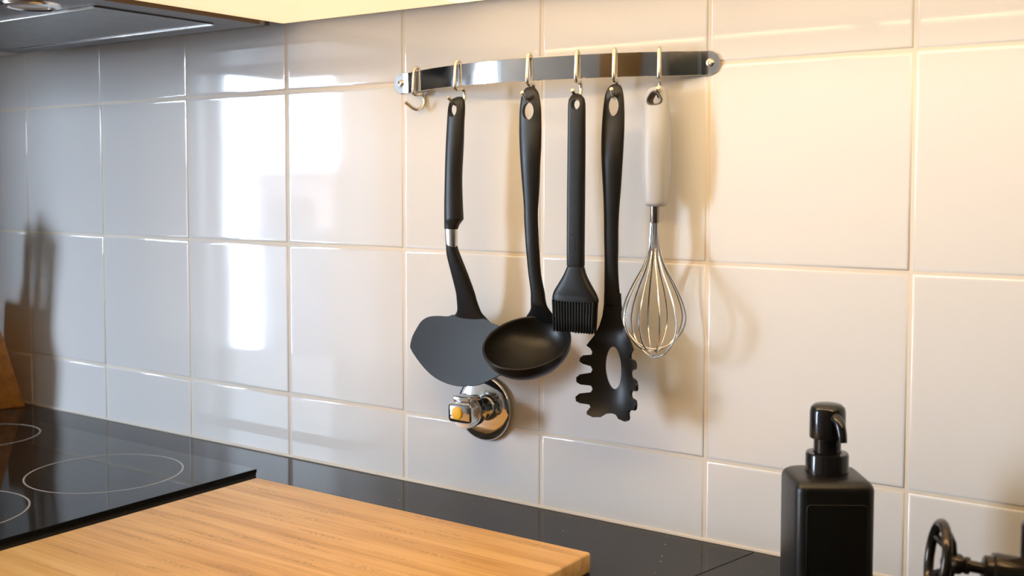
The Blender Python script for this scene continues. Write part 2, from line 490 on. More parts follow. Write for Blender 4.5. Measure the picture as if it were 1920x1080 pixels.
def curtain(x0, x1, label):
    bm = bmesh.new(); n = 60
    rows = []
    for z in (0.06, 0.8, 1.6, 2.41):
        rows.append([bm.verts.new((x0 + (x1 - x0) * i / n, ROOM_Y + 0.09 + 0.025 * math.sin(i * 0.95) + 0.008 * math.sin(i * 2.3 + z), z)) for i in range(n + 1)])
    for a, b in zip(rows[:-1], rows[1:]):
        for i in range(n): bm.faces.new((a[i], a[i + 1], b[i + 1], b[i]))
    o = from_bm('curtain', bm, M['curtain'], sharp=None)
    for p in o.data.polygons: p.use_smooth = True
    return tag(o, label, 'curtain')
curtain(WIN_X0 - 0.22, WIN_X0 + 0.05, 'sheer white curtain at the window mirrored in the tiles, dim side')
curtain(-3.12, WIN_X1 + 0.10, 'sheer white curtain at the window mirrored in the tiles, lamp side')
o = from_bm('curtain_rod', tube_bm([(WIN_X0 - 0.15, ROOM_Y + 0.09, 2.43), (WIN_X1 + 0.35, ROOM_Y + 0.09, 2.43)], 0.012, 12), M['steel'])
tag(o, 'round metal curtain rod above the balcony window', 'curtain rod')

door = bpy.data.objects.new('door_1', None); COL.objects.link(door); structure(door)
door.location = (0.55, ROOM_Y, 0)
box('door_leaf', 0.12, 0.98, ROOM_Y, ROOM_Y + 0.04, 0.0, 2.05, M['oak'], door, 0.004)
from_bm('door_handle', tube_bm(smooth_path([(0.21, ROOM_Y + 0.04, 1.02), (0.21, ROOM_Y + 0.085, 1.02), (0.23, ROOM_Y + 0.09, 1.02), (0.33, ROOM_Y + 0.09, 1.02)]), 0.009), M['steel'], door)

# beyond the window
structure(box('floor_balcony', WIN_X0 - 1.2, WIN_X1 + 2.2, ROOM_Y - 1.5, ROOM_Y - 0.12, -0.12, -0.02, M['concrete'], sharp=None))
structure(box('wall_balcony', WIN_X0 - 1.2, WIN_X1 + 2.2, ROOM_Y - 1.5, ROOM_Y - 1.4, -0.02, 0.92, M['concrete'], sharp=None))
hs = thing('apartment_house', 'rose grey apartment house beyond the balcony window', 'building', (-13.0, -16.0, -6))
box('house_wall', -15.9, -9.2, -17, -14, -6, 1.42, M['facade'], hs, sharp=None)
for wx in (-15.4, -13.2, -11.0):
    box('window', wx, wx + 1.1, -14.02, -13.96, -0.6, 0.9, M['pump'], hs, sharp=None)
box('roof', -16.1, -9.0, -17.2, -13.8, 1.42, 1.56, M['concrete'], hs, sharp=None)

# ------------------------------------------------------------------ the tiled wall
P_ = 0.2; GAP = 0.0026; RAD = 0.0024
ROW_Z = [0.7841, 0.9841, 1.1841, 1.3841, 1.5841]
wall = structure(box('wall_back', RX0, RX1, 0.0009, 0.1, 0, RH, M['grout'], sharp=None))

def tile_mesh(w, h, flat_bottom=False):
    bm = bmesh.new()
    def ringv(ins, y):
        b = 0.0 if flat_bottom else ins
        x0, x1, z0, z1 = -w / 2 + ins, w / 2 - ins, -h / 2 + b, h / 2 - ins
        return [bm.verts.new(p) for p in ((x0, y, z0), (x1, y, z0), (x1, y, z1), (x0, y, z1))]
    R = [ringv(0, 0.007)]
    for k in range(5):
        t = PI / 2 * k / 4
        R.append(ringv(RAD * (1 - math.cos(t)) , RAD * (1 - math.sin(t))))
    R.append(ringv(RAD + 0.0015, 0.0))
    for a, b in zip(R[:-1], R[1:]):
        for i in range(4):
            j = (i + 1) % 4
            if flat_bottom and i == 0 and False: continue
            try: bm.faces.new((a[i], a[j], b[j], b[i]))
            except ValueError: pass
    bm.faces.new(R[-1])
    bm.normal_update()
    me = bpy.data.meshes.new('tile')
    bm.to_mesh(me); bm.free()
    me.materials.append(M['tile'])
    for p in me.polygons: p.use_smooth = True
    me.set_sharp_from_angle(angle=math.radians(50))
    return me
full = tile_mesh(P_ - GAP, P_ - GAP)
hb = 0.9841 - GAP / 2 - (TOP + 0.0015)
low = tile_mesh(P_ - GAP, hb, True)
for c in range(-7, 8):
    for r in range(4):
        z = (TOP + 0.0015 + hb / 2) if r == 0 else ROW_Z[r] + P_ / 2
        t = bpy.data.objects.new('tile', low if r == 0 else full)
        COL.objects.link(t)
        t.parent = wall
        t.location = (c * P_ - P_ / 2, 0.0, z)
        t.rotation_euler = (random.uniform(-1, 1) * 0.0016, 0, random.uniform(-1, 1) * 0.0022)
structure(from_bm('trim_1', tube_bm([(RX0 + 0.02, -0.0002, TOP + 0.0006), (RX1 - 0.02, -0.0002, TOP + 0.0006)], 0.0024, 8), M['silicone']))

# ------------------------------------------------------------------ base cabinets, worktops, hob
for i, (x0, x1) in enumerate(((-1.30, -0.76), (-0.76, -0.16), (-0.16, 0.44), (0.44, 1.04))):
    lab = ['white base cabinet beneath the knife block', 'white base cabinet beneath the hob', 'white base cabinet beneath the cutting board', 'white base cabinet beneath the tap'][i]
    t = thing('base_cabinet', lab, 'cabinet', ((x0 + x1) / 2, -0.3, 0), 'base cabinets under the worktop')
    box('body', x0 + 0.001, x1 - 0.001, -0.575, 0.0, 0.1, TOP - 0.0405, M['base_cab'], t)
    box('plinth', x0 + 0.001, x1 - 0.001, -0.52, -0.50, 0.0, 0.1, M['base_cab'], t)
    d = box('door', x0 + 0.003, x1 - 0.003, -0.596, -0.5755, 0.11, TOP - 0.046, M['base_cab'], t, 0.002)
    h = from_bm('handle', tube_bm([(x0 + 0.14, -0.615, 0.80), (x1 - 0.14, -0.615, 0.80)], 0.006), M['steel'], t)
    h.parent = d

def prism_bm(poly, z0, z1):
    return ring_loft_bm([[Vector((x, y, z0)) for x, y in poly], [Vector((x, y, z1)) for x, y in poly]])
def worktop(poly, label):
    bm = prism_bm(poly, TOP - 0.04, TOP)
    bmesh.ops.bevel(bm, geom=[e for e in bm.edges], offset=0.0008, segments=2, profile=0.5, affect='EDGES')
    return tag(from_bm('worktop', bm, M['stone'], sharp=12), label, 'worktop', 'worktop slabs')
sx = lambda y: 0.4565 + 0.20 * y               # the oblique butt joint
worktop([(-1.38, 0.0), (-1.38, -0.62), (sx(-0.62), -0.62), (sx(0), 0.0)], 'speckled black stone worktop under the cutting board and hob')
worktop([(sx(0) + 0.0006, 0.0), (sx(-0.62) + 0.0006, -0.62), (RX1 - 0.002, -0.62), (RX1 - 0.002, 0.0)], 'speckled black stone worktop under the soap dispenser and tap')

HZ = TOP + 0.008
hob = thing('induction_hob', 'black glass induction hob with pale printed cooking zone rings', 'hob', (-0.455, -0.345, TOP))
o = box('glass_top', -0.745, -0.1655, -0.60, -0.0896, HZ - 0.005, HZ, M['hob_glass'], hob, 0.0006, 2)
box('edge_frame', -0.7442, -0.1662, -0.5992, -0.0904, TOP, HZ - 0.005, M['hob_edge'], hob)
def annulus(cx, cy, r, w=0.0022, n=96):
    bm = bmesh.new()
    rings = []
    for rr, z in ((r - w / 2, HZ), (r - w / 2, HZ + 0.00015), (r + w / 2, HZ + 0.00015), (r + w / 2, HZ)):
        rings.append([Vector((cx + rr * math.cos(2 * PI * i / n), cy + rr * math.sin(2 * PI * i / n), z)) for i in range(n)])
    ring_loft_bm(rings, bm=bm, closed=True)
    from_bm('cooking_zone_ring', bm, M['hob_print'], hob, None)
annulus(-0.3038, -0.2105, 0.0922)
annulus(-0.304, -0.415, 0.0890)
annulus(-0.619, -0.190, 0.0760)
annulus(-0.619, -0.415, 0.0922)

# ------------------------------------------------------------------ unseen fridge, added to shade the left tiles
t = thing('shade_fridge', 'unseen dark grey fridge beyond the left edge, added to shade the tiles', 'fridge', (-1.72, -0.33, 0))
box('body', -2.02, -1.385, -0.60, -0.005, 0.02, 2.25, M['fridge'], t, 0.004)
d = box('door', -2.018, -1.387, -0.655, -0.603, 0.05, 2.245, M['fridge'], t, 0.006)
h = from_bm('handle', tube_bm([(-1.44, -0.685, 0.95), (-1.44, -0.685, 1.55)], 0.009), M['steel'], t)
h.parent = d

# ------------------------------------------------------------------ wall cabinets and hood
CB = 1.4715
def wall_cabinet(x0, x1, label, lit):
    t = thing('wall_cabinet', label, 'cabinet', ((x0 + x1) / 2, 0, CB), 'wall cabinets above the rail')
    box('body', x0, x1, -0.372, -0.0015, CB, 2.25, M['cabinet'], t, 0.0012)
    d = box('door', x0 + 0.002, x1 - 0.002, -0.394, -0.3735, CB + 0.001, 2.249, M['cabinet'], t, 0.0015)
    if not lit: return
    xm = max(x0 + 0.003, 0.10)
    if xm > x0 + 0.01:
        p = box('light_panel', x0 + 0.003, xm - 0.0005, -0.337, -0.020, CB - 0.003, CB, M['led'], t, 0.0008)
        p['label'] = 'softly glowing warm light panel'
    p = box('light_panel', xm, x1 - 0.003, -0.337, -0.020, CB - 0.003, CB, M['led_boost'], t, 0.0008)  # added boost: panel glows stronger where it is mostly out of view
    p['label'] = 'hidden part of the light panel, brightened to light the upper tiles'
wall_cabinet(-0.188, 0.430, 'white wall cabinet with glowing underside, directly above the utensil rail', True)
wall_cabinet(0.433, 1.05, 'white wall cabinet with glowing underside, above the soap dispenser', True)
wall_cabinet(-1.38, -0.745, 'unseen white wall cabinet left of the range hood, added for its shade', False)  # unseen, added to keep window light off the upper left tiles

for x0, x1, lab in ((-0.09, 0.4312, 'slim warm light bar along the cabinet front above the cutting board'), (0.4318, 1.044, 'slim warm light bar along the cabinet front above the tap')):
    t = thing('light_bar', lab, 'lamp', ((x0 + x1) / 2, -0.36, CB - 0.012), 'light bars under the wall cabinets')
    box('housing', x0, x1, -0.3925, -0.3400, CB - 0.0030, CB - 0.0002, M['steel'], t, 0.0008)
    box('inner_lip', x0, x1, -0.3420, -0.3400, CB - 0.0120, CB - 0.0031, M['steel'], t, 0.0004)
    box('outer_lip', x0, x1, -0.3925, -0.3905, CB - 0.0120, CB - 0.0031, M['steel'], t, 0.0004)
    box('lens', x0 + 0.02, x1 - 0.02, -0.3870, -0.3750, CB - 0.0058, CB - 0.0031, M['led_bar'] if x0 < 0.3 else M['led_bar_tap'], t, 0.0004)

HB = 1.464
hd = thing('range_hood', 'grey metal range hood with a framed filter panel and round lamp', 'hood', (-0.465, -0.2, HB))
box('body', -0.74, -0.1905, -0.50, -0.045, HB, 1.56, M['hood_frame'], hd, 0.001)
box('side_board', -0.1904, -0.1885, -0.50, -0.056, HB, 2.25, M['hood_side'], hd)
box('chimney_cover', -0.74, -0.1906, -0.372, -0.0015, 1.56, 2.25, M['cabinet'], hd, 0.001)
pl = box('filter_panel', -0.671, -0.2295, -0.2635, -0.0965, HB - 0.0018, HB + 0.001, M['hood_panel'], hd, 0.0006)
for a in ((-0.671, -0.2295, -0.2660, -0.2635), (-0.671, -0.2295, -0.0965, -0.0935)):
    o = box('trim_strip', a[0], a[1], a[2], a[3], HB - 0.0032, HB, M['hood_trim'], hd, 0.0006); 
box('edge_gap', -0.2295, -0.2275, -0.2635, -0.0965, HB - 0.0006, HB, M['hood_slot'], hd)
box('rear_gap', -0.62, -0.1905, -0.0448, -0.0375, HB + 0.001, 1.55, M['hood_slot'], hd)
lp = from_bm('lamp_ring', lathe_bm([(0.023, 0), (0.023, 0.003), (0.0255, 0.0042), (0.031, 0.003), (0.033, 0), (0.033, -0.002), (0.023, -0.002)], (-0.281, -0.309, HB), (0, 0, -1), 40, cap=False), M['hood_trim'], hd)
from_bm('lamp_glass', lathe_bm([(0.0001, 0.0025), (0.012, 0.0022), (0.0231, 0.001), (0.0231, -0.001)], (-0.281, -0.309, HB), (0, 0, -1), 40), M['lamp_glass'], lp).parent = lp
for c in lp.children: c.matrix_parent_inverse = Matrix.Identity(4)

# ------------------------------------------------------------------ cutting board
bd = box('cutting_board', -0.103, 0.3535, -0.58, -0.1462, TOP, TOP + 0.0195, M['bamboo'], None, 0.0028, 3)
# own origin so that the strips of the laminate run along it
tag(bd, 'thick bamboo cutting board lying on the worktop beside the hob', 'cutting board')

# ------------------------------------------------------------------ rail with hooks
RZ = 1.3845
def rail_y(x):
    return 0.3436 - math.sqrt(0.3936 ** 2 - (x - 0.205) ** 2)
def rail_n(x):
    v = Vector((x - 0.205, rail_y(x) - 0.3436, 0)).normalized()
    return v
rail = thing('utensil_rail', 'bowed polished steel utensil rail with screwed rounded ends on the tiles', 'rail', (0.2, 0, RZ))
st = []
XL, XR, HH = -0.0125, 0.4125, 0.0122
for i in range(9):
    a = PI / 2 * i / 8
    st.append((XL + HH * (1 - math.cos(a)), -0.0012, max(HH * math.sin(a), 0.0006)))
st += [(0.008, -0.0012, HH), (0.0125, -0.0016, HH), (0.0150, -0.0035, HH)]
n = 60
for i in range(n + 1):
    x = 0.0178 + (0.3922 - 0.0178) * i / n
    st.append((x, rail_y(x) - 0.0015, HH))
st += [(0.3950, -0.0035, HH), (0.3975, -0.0016, HH), (0.402, -0.0012, HH)]
for i in range(9):
    a = PI / 2 * (8 - i) / 8
    st.append((XR - HH * (1 - math.cos(a)), -0.0012, max(HH * math.sin(a), 0.0006)))
st.sort(key=lambda s: s[0])
bm = bmesh.new(); rings = []
for i, (x, y, h) in enumerate(st):
    a = st[max(i - 1, 0)]; b = st[min(i + 1, len(st) - 1)]
    tv = Vector((b[0] - a[0], b[1] - a[1], 0)).normalized(); nv = Vector((-tv.y, tv.x, 0)) * 0.0009
    e = min(0.0004, h * 0.5)
    p = Vector((x, y, RZ))
    Z = Vector((0, 0, 1))
    rings.append([p + nv + Z * (h - e), p - nv * 0.4 + Z * h, p - nv + Z * (h - e), p - nv - Z * (h - e), p - nv * 0.4 - Z * h, p + nv - Z * (h - e)])
ring_loft_bm(rings, bm=bm)
from_bm('bar', bm, M['rail'], rail, 40)
for x in (-0.002, 0.402):
    s = from_bm('screw', lathe_bm([(0.0042, 0.0), (0.0042, 0.0006), (0.0034, 0.0016), (0.0018, 0.0020), (0.0012, 0.0011), (0.0001, 0.0011)], (x, -0.0021, RZ), (0, -1, 0), 24), M['wire'], rail)

HP = [(-0.0034, -0.006), (-0.0036, 0.002), (-0.0034, 0.0115), (-0.0018, 0.0148), (0.0012, 0.0150), (0.0036, 0.0120), (0.0045, 0.004), (0.0050, -0.0105), (0.0040, -0.0150), (0.0006, -0.0166), (-0.0030, -0.0156), (-0.0062, -0.0150), (-0.0086, -0.0178), (-0.0090, -0.0240), (-0.0066, -0.0308), (-0.0010, -0.0338), (0.0050, -0.0322), (0.0105, -0.0285), (0.0148, -0.0255)]
HOOKS = [(0.0302, 'empty steel wire hook at the far left of the rail'),
         (0.1155, 'steel wire hook holding the spatula'),
         (0.2184, 'steel wire hook holding the ladle'),
         (0.2741, 'steel wire hook holding the basting brush'),
         (0.3130, 'steel wire hook holding the pasta spoon'),
         (0.3557, 'steel wire hook holding the whisk')]
for x, lab in HOOKS:
    nv = rail_n(x); base = Vector((x, rail_y(x) - 0.0015, RZ + 0.0005))
    pts = [base + nv * p.x + Vector((0, 0, p.y)) for p in smooth_path([Vector((a, b, 0)) for a, b in HP], 5)]
    o = from_bm('hook', tube_bm(pts, 0.0020, 12), M['wire'])
    tag(o, lab, 'hook', 'hooks on the utensil rail')

# ------------------------------------------------------------------ spatula
SPAT = [(1.3603, 0.121, 0.0033), (1.3582, 0.1187, 0.0078), (1.3556, 0.1178, 0.0102), (1.3469, 0.1168, 0.0119), (1.3294, 0.1155, 0.012), (1.3031, 0.1141, 0.0123), (1.2767, 0.1126, 0.012), (1.259, 0.1123, 0.0122), (1.2413, 0.1124, 0.0128), (1.2272, 0.1128, 0.0132), (1.2236, 0.1126, 0.013), (1.2182, 0.1101, 0.0106), (1.2129, 0.1088, 0.0092)]
t = thing('spatula', 'black spatula with steel ferrule and broad blade tinted by blue daylight, hanging on the rail', 'spatula', (0.115, -0.046, 1.036))
o = from_bm('handle', handle_bm(resample(SPAT, 3), -0.046, thin_top(resample(SPAT, 3), 0.42, 0.72, 1.30, 1.345), 0.77), M['rubber'], t)
cut(o, [oval_cutter(0.1140, 1.3462, 0.0064, 0.0082, -0.08, -0.01)])
FERR = [(1.2130, 0.1090, 0.0088), (1.204, 0.1092, 0.0086), (1.197, 0.1092, 0.0082), (1.1945, 0.1092, 0.0078)]
bm = handle_bm(FERR, -0.046, 0.7, 0.77)
for v in bm.verts:
    if v.co.z < 1.1975: v.co.z -= (v.co.x - 0.1092) * 0.35
from_bm('ferrule', bm, M['steel'], t)
SNECK = [(1.198, 0.1078, 0.0076), (1.1905, 0.1092, 0.0084), (1.1826, 0.1116, 0.0098), (1.163, 0.1198, 0.0118), (1.1434, 0.1275, 0.0134), (1.1348, 0.1297, 0.0142), (1.1226, 0.1331, 0.0168), (1.1170, 0.1345, 0.0215), (1.1110, 0.1350, 0.0285), (1.1040, 0.1350, 0.0340)]
rs = resample(SNECK, 4)
zt, zb = rs[0][0], rs[-1][0]
def neck_b(z):
    tab = [(1.198, 0.0054), (1.180, 0.0056), (1.150, 0.0050), (1.128, 0.0040), (1.118, 0.0028), (1.110, 0.0017), (1.104, 0.0006)]
    for (z0, b0), (z1, b1) in zip(tab[:-1], tab[1:]):
        if z >= z1: return b1 + (b0 - b1) * min(1.0, (z - z1) / (z0 - z1))
    return tab[-1][1]
kk = [neck_b(z) / w for z, _, w in rs]
ys = []
for z, _, _ in rs:
    q = min(1.0, (zt - z) / (zt - 1.113))
    ys.append(-0.046 + 0.0165 * q ** 1.15 - max(0.0, 1.113 - z) * 0.28)
rs = [(z - 0.165 * (y + 0.0445), x - 0.77 * (y + 0.0445), w) for (z, x, w), y in zip(rs, ys)]
from_bm('neck', handle_bm(rs, 0, kk, 0.77, ys=ys), M['nylon'], t)
BLADE = [(0.1161, 1.1167), (0.1034, 1.1139), (0.0873, 1.1132), (0.0742, 1.111), (0.0643, 1.1054), (0.0576, 1.0971), (0.0508, 1.0862), (0.0478, 1.0756), (0.0491, 1.0711), (0.0558, 1.0633), (0.0674, 1.0527), (0.0821, 1.0433), (0.0984, 1.0379), (0.1144, 1.036), (0.1301, 1.0372), (0.1457, 1.0404), (0.161, 1.047), (0.1746, 1.0539), (0.1843, 1.0592), (0.1961, 1.0689), (0.2041, 1.0793), (0.2056, 1.0867), (0.2019, 1.0949), (0.1939, 1.1027), (0.1835, 1.1068), (0.1746, 1.1085), (0.1625, 1.1113), (0.1557, 1.1145)]
BL = [(p.x, p.y) for p in smooth_path([Vector((x, z, 0)) for x, z in BLADE], 3, True)]
def blade_fn(u, v):
    y = -0.0300 - (1.115 - v) * 0.28 - ((u - 0.128) ** 2) * 0.6
    return Vector((u - 0.77 * (y + 0.0445), y, v - 0.165 * (y + 0.0445)))
from_bm('blade', sheet_bm(BL, [], blade_fn, 0.0024, 0.006), M['blade'], t, 60)

# ------------------------------------------------------------------ ladle
LADLE = [(1.3662, 0.2197, 0.0025), (1.3643, 0.2197, 0.0065), (1.3593, 0.22, 0.0103), (1.351, 0.2199, 0.0124), (1.3427, 0.22, 0.0135), (1.3344, 0.22, 0.0139), (1.3178, 0.22, 0.0141), (1.3011, 0.2202, 0.0136), (1.2845, 0.2203, 0.0125), (1.2678, 0.2207, 0.0114), (1.2511, 0.2211, 0.0101), (1.2377, 0.2211, 0.0090), (1.2259, 0.2212, 0.0088), (1.2092, 0.2222, 0.0086), (1.1925, 0.2232, 0.0085), (1.1684, 0.2240, 0.0082), (1.1496, 0.2262, 0.0089), (1.1412, 0.2262, 0.0095), (1.1330, 0.2265, 0.0108), (1.1270, 0.2262, 0.0140), (1.1205, 0.2250, 0.0195), (1.1140, 0.2240, 0.0235)]
t = thing('ladle', 'black ladle with a deep round bowl, hanging in front of the spatula blade', 'ladle', (0.2332, -0.078, 1.07))
rs = resample(LADLE, 3)
kk, ys = [], []
for z, _, _ in rs:
    k_ = 0.54 - 0.32 * min(1.0, max(0.0, (z - 1.285) / 0.045)) if z > 1.15 else 0.52 - (1.15 - z) / 0.036 * 0.40
    kk.append(max(k_, 0.12))
    ys.append(-0.052 + (0.0 if z > 1.20 else 0.010 * ((1.20 - z) / 0.086) ** 1.2) + max(0.0, 1.135 - z) * 0.38)
o = from_bm('handle', handle_bm(rs, 0, kk, 0.69, ys=ys, power=2.3), M['nylon'], t)
cut(o, [oval_cutter(0.2186, 1.3405, 0.0072, 0.0093, -0.09, -0.01)])
al, ps = math.radians(61), math.radians(14)
lc = Vector((0.2332, -0.078, 1.0990)); r0 = 0.046; dep = 0.030
nn = Vector((math.sin(ps) * math.cos(al), -math.cos(ps) * math.cos(al), math.sin(al)))
uu = Vector((-math.sin(ps) * math.sin(al), math.cos(ps) * math.sin(al), math.cos(al)))
xx = Vector((math.cos(ps), math.sin(ps), 0))
rings = []
def lring(r, h):
    return [lc + nn * h + (xx * math.cos(a) + uu * math.sin(a)) * r for a in (2 * PI * i / 56 for i in range(56))]
prof = []
for i in range(13):
    a = PI / 2 * i / 12
    prof.append(((r0 - 0.0016) * math.sin(a) + 1e-4, -dep * math.cos(a)))
prof += [(r0 - 0.0006, 0.0008), (r0 + 0.0006, 0.0006), (r0 + 0.001, -0.0006)]
for i in range(12, -1, -1):
    a = PI / 2 * i / 12
    prof.append(((r0 + 0.0008) * math.sin(a) + 1e-4, -(dep + 0.002) * math.cos(a) - 0.0008))
from_bm('bowl', ring_loft_bm([lring(r, h) for r, h in prof]), M['nylon'], t, 70)

# ------------------------------------------------------------------ basting brush
BRUSH = [(1.3561, 0.2789, 0.0019), (1.3545, 0.2789, 0.0057), (1.3505, 0.2791, 0.0088), (1.3457, 0.2792, 0.0097), (1.3400, 0.2792, 0.0098), (1.3055, 0.2792, 0.0098), (1.257, 0.2789, 0.0099), (1.2002, 0.2787, 0.0098), (1.1805, 0.2788, 0.0098), (1.1788, 0.2788, 0.0092)]
t = thing('basting_brush', 'black basting brush with silicone bristles, hanging between ladle and pasta spoon', 'brush', (0.279, -0.056, 1.11))
BY = -0.055
o = from_bm('handle', handle_bm(BRUSH, BY, thin_top(BRUSH, 0.36, 0.50, 1.30, 1.345), 0.62, power=4.5), M['silicone_black'], t)
cut(o, [oval_cutter(0.2795, 1.3450, 0.0052, 0.0056, -0.09, -0.02)])
hy = BY - 0.0047
def embossed(pts, r=0.00022, closed=False):
    return tube_bm([(x, hy, z) for x, z in pts], r, 6, closed)
bm = bmesh.new()
ex, ez0, ez1, ew = 0.2772, 1.1935, 1.2115, 0.0034
fr = [(ex - ew, ez1), (ex - ew, ez0 + 0.003)] + [(ex - ew * math.cos(a), ez0 + 0.003 - 0.003 * math.sin(a)) for a in (PI * i / 10 for i in range(1, 10))] + [(ex + ew, ez0 + 0.003), (ex + ew, ez1 - 0.004), (ex + ew - 0.001, ez1 - 0.0012)]
tube_bm([(x, hy, z) for x, z in fr], 0.00022, 6, bm=bm)
tube_bm([(ex - ew, hy, ez1), (ex + ew, hy, ez1)], 0.0003, 6, bm=bm)
for q, zc in enumerate((1.2085, 1.2055, 1.2025, 1.1995, 1.1965)):
    if q in (0, 3): tube_bm([(ex + 0.0016 * math.cos(a), hy, zc + 0.0010 * math.sin(a)) for a in (2 * PI * i / 12 for i in range(12))], 0.0002, 6, True, bm=bm)
    else: tube_bm([(ex - 0.0017, hy, zc), (ex + 0.0017, hy, zc)], 0.0002, 6, bm=bm)
em = from_bm('embossed_mark', bm, M['rubber'], t)
BHEAD = [(1.1786, 0.2788, 0.0098), (1.1770, 0.2787, 0.0106), (1.1702, 0.2782, 0.0134), (1.1603, 0.2779, 0.0196), (1.1522, 0.2779, 0.0250), (1.1465, 0.2782, 0.0272), (1.1440, 0.2784, 0.0274), (1.1427, 0.2784, 0.0270)]
rs = resample(BHEAD, 3)
kk = [0.48 - 0.26 * min(1, (1.1786 - z) / 0.03) for z, _, _ in rs]
from_bm('brush_head', handle_bm(rs, BY, kk, 0.62, power=3.2), M['silicone_black'], t)
bm = bmesh.new()
nb = 15
for j in range(3):
    for i in range(nb):
        f = (i + (0.5 if j == 1 else 0)) / (nb - 0.5) * 2 - 1
        x0 = 0.2787 + f * 0.0252; x1 = 0.2786 + f * 0.0236
        y = BY + (j - 1) * 0.0034
        zb_ = 1.1108 - 0.0012 * random.random()
        lathe_bm([(0.00150, 0), (0.00140, 0.62), (0.00115, 0.97), (0.0006, 1.0)], (0, 0, 0), (0, 0, -1), 7, bm=bm)
        vs = bm.verts[:] if False else None
        bm.verts.ensure_lookup_table()
        for v in bm.verts[-28:]:
            s = -v.co.z
            v.co = Vector((x0 + (x1 - x0) * s + v.co.x, y + v.co.y, 1.1436 + (zb_ - 1.1436) * s))
br = from_bm('bristles', bm, M['silicone_black'], t)
br['kind'] = 'stuff'

# ------------------------------------------------------------------ pasta spoon
PASTA = [(1.3654, 0.3142, 0.0028), (1.363, 0.3137, 0.0069), (1.3566, 0.3129, 0.0101), (1.3503, 0.3126, 0.0114), (1.3375, 0.3122, 0.0126), (1.3215, 0.3116, 0.0132), (1.3054, 0.311, 0.0131), (1.2893, 0.3107, 0.0125), (1.2732, 0.3107, 0.0115), (1.2571, 0.3107, 0.0104), (1.2409, 0.3104, 0.0093), (1.2247, 0.3102, 0.0086), (1.2085, 0.3103, 0.0084), (1.1955, 0.3105, 0.0082), (1.1817, 0.3105, 0.0080), (1.1654, 0.3109, 0.0084), (1.1492, 0.3117, 0.0093), (1.1400, 0.3120, 0.0098)]
t = thing('pasta_spoon', 'black pasta spoon with toothed rim and oval drain hole, hanging beside the whisk', 'spoon', (0.314, -0.036, 1.022))
rs = resample(PASTA, 3)
PY = -0.037
kk = [0.54 - 0.32 * min(1.0, max(0.0, (z - 1.285) / 0.045)) if z > 1.19 else max(0.16, 0.52 - (1.19 - z) / 0.05 * 0.36) for z, _, _ in rs]
o = from_bm('handle', handle_bm(rs, PY, kk, 0.57, power=2.3), M['nylon'], t)
cut(o, [oval_cutter(0.3122, 1.3430, 0.0069, 0.0104, -0.08, -0.004)])
HALF = [(.0093, 1.152), (.0098, 1.140), (.0118, 1.128), (.0155, 1.117), (.021, 1.107), (.026, 1.101), (.0295, 1.0965), (.0255, 1.0935), (.0235, 1.090), (.0245, 1.0868), (.033, 1.0862), (.0365, 1.0838), (.0372, 1.0800), (.034, 1.0775), (.0255, 1.0750), (.0238, 1.0715), (.0255, 1.0680), (.037, 1.0664), (.041, 1.0632), (.0408, 1.0585), (.037, 1.0560), (.0255, 1.0545), (.0238, 1.0510), (.0255, 1.0475), (.037, 1.0465), (.0410, 1.0432), (.0398, 1.0385), (.035, 1.0360), (.0255, 1.0345), (.0235, 1.0318), (.0265, 1.0268), (.0258, 1.0243), (.019, 1.0215), (.011, 1.0222), (.006, 1.0262)]
OUT = [(-s, z) for s, z in HALF] + [(0.0, 1.0272)] + [(s, z) for s, z in reversed(HALF)]
dense = []
for i in range(len(OUT)):
    a, b = OUT[i], OUT[(i + 1) % len(OUT)]
    m_ = max(1, int(math.hypot(b[0] - a[0], b[1] - a[1]) / 0.003))
    dense += [(a[0] + (b[0] - a[0]) * q / m_, a[1] + (b[1] - a[1]) * q / m_) for q in range(m_)]
RB = 0.045
def pasta_fn(s, z):
    cup = min(1.0, max(0.0, (1.150 - z) / 0.045))
    Rr = RB / max(cup, 0.05)
    ph = s / Rr
    xc = 0.3118 + (1.149 - z) * 0.035
    lo = max(0.0, 1.062 - z)
    return Vector((xc + Rr * math.sin(ph), PY + 0.001 - Rr * (1 - math.cos(ph)) - lo * lo * 7.0, z + lo * lo * 1.5))
from_bm('head', sheet_bm(dense, [oval(0.0, 1.0745, 0.0098, 0.0222)], pasta_fn, 0.0026, 0.0042), M['nylon'], t, 60)

# ------------------------------------------------------------------ whisk
WHISK = [(1.3614, 0.3552, 0.0027), (1.3602, 0.3555, 0.0075), (1.3554, 0.3553, 0.0117), (1.3444, 0.3552, 0.0137), (1.3286, 0.3556, 0.0154), (1.3049, 0.3558, 0.0163), (1.289, 0.3558, 0.0164), (1.2731, 0.3557, 0.0158), (1.2572, 0.3557, 0.0146), (1.2461, 0.3554, 0.0132), (1.2429, 0.3553, 0.0116), (1.2413, 0.3553, 0.0089)]
t = thing('whisk', 'wire balloon whisk with light grey handle, hanging at the right of the rail', 'whisk', (0.354, -0.026, 1.089))
WY = -0.026
o = from_bm('handle', handle_bm(resample(WHISK, 3), WY, thin_top(resample(WHISK, 3), 0.38, 0.76, 1.31, 1.352), 0.53, n=36, power=2.2), M['grey_grip'], t)
cut(o, [oval_cutter(0.3553, 1.3490, 0.0082, 0.0072, -0.06, 0.01, shape='tri')])
bm = bmesh.new()
rg = []
for ri, yy in ((0.0084, WY - 0.0056), (0.0078, WY - 0.0062), (0.0066, WY - 0.0060), (0.0060, WY - 0.004), (0.0060, WY + 0.004), (0.0066, WY + 0.0060), (0.0084, WY + 0.0056)):
    ring_ = []
    for i in range(32):
        a = 2 * PI * i / 32; f = 1 + 0.10 * math.cos(3 * (a - PI / 2))
        ring_.append(Vector((0.3553 + math.cos(a) * ri * f, yy, 1.3490 + math.sin(a) * ri * 0.88 * f)))
    rg.append(ring_)
ring_loft_bm(rg, bm=bm, closed=True)
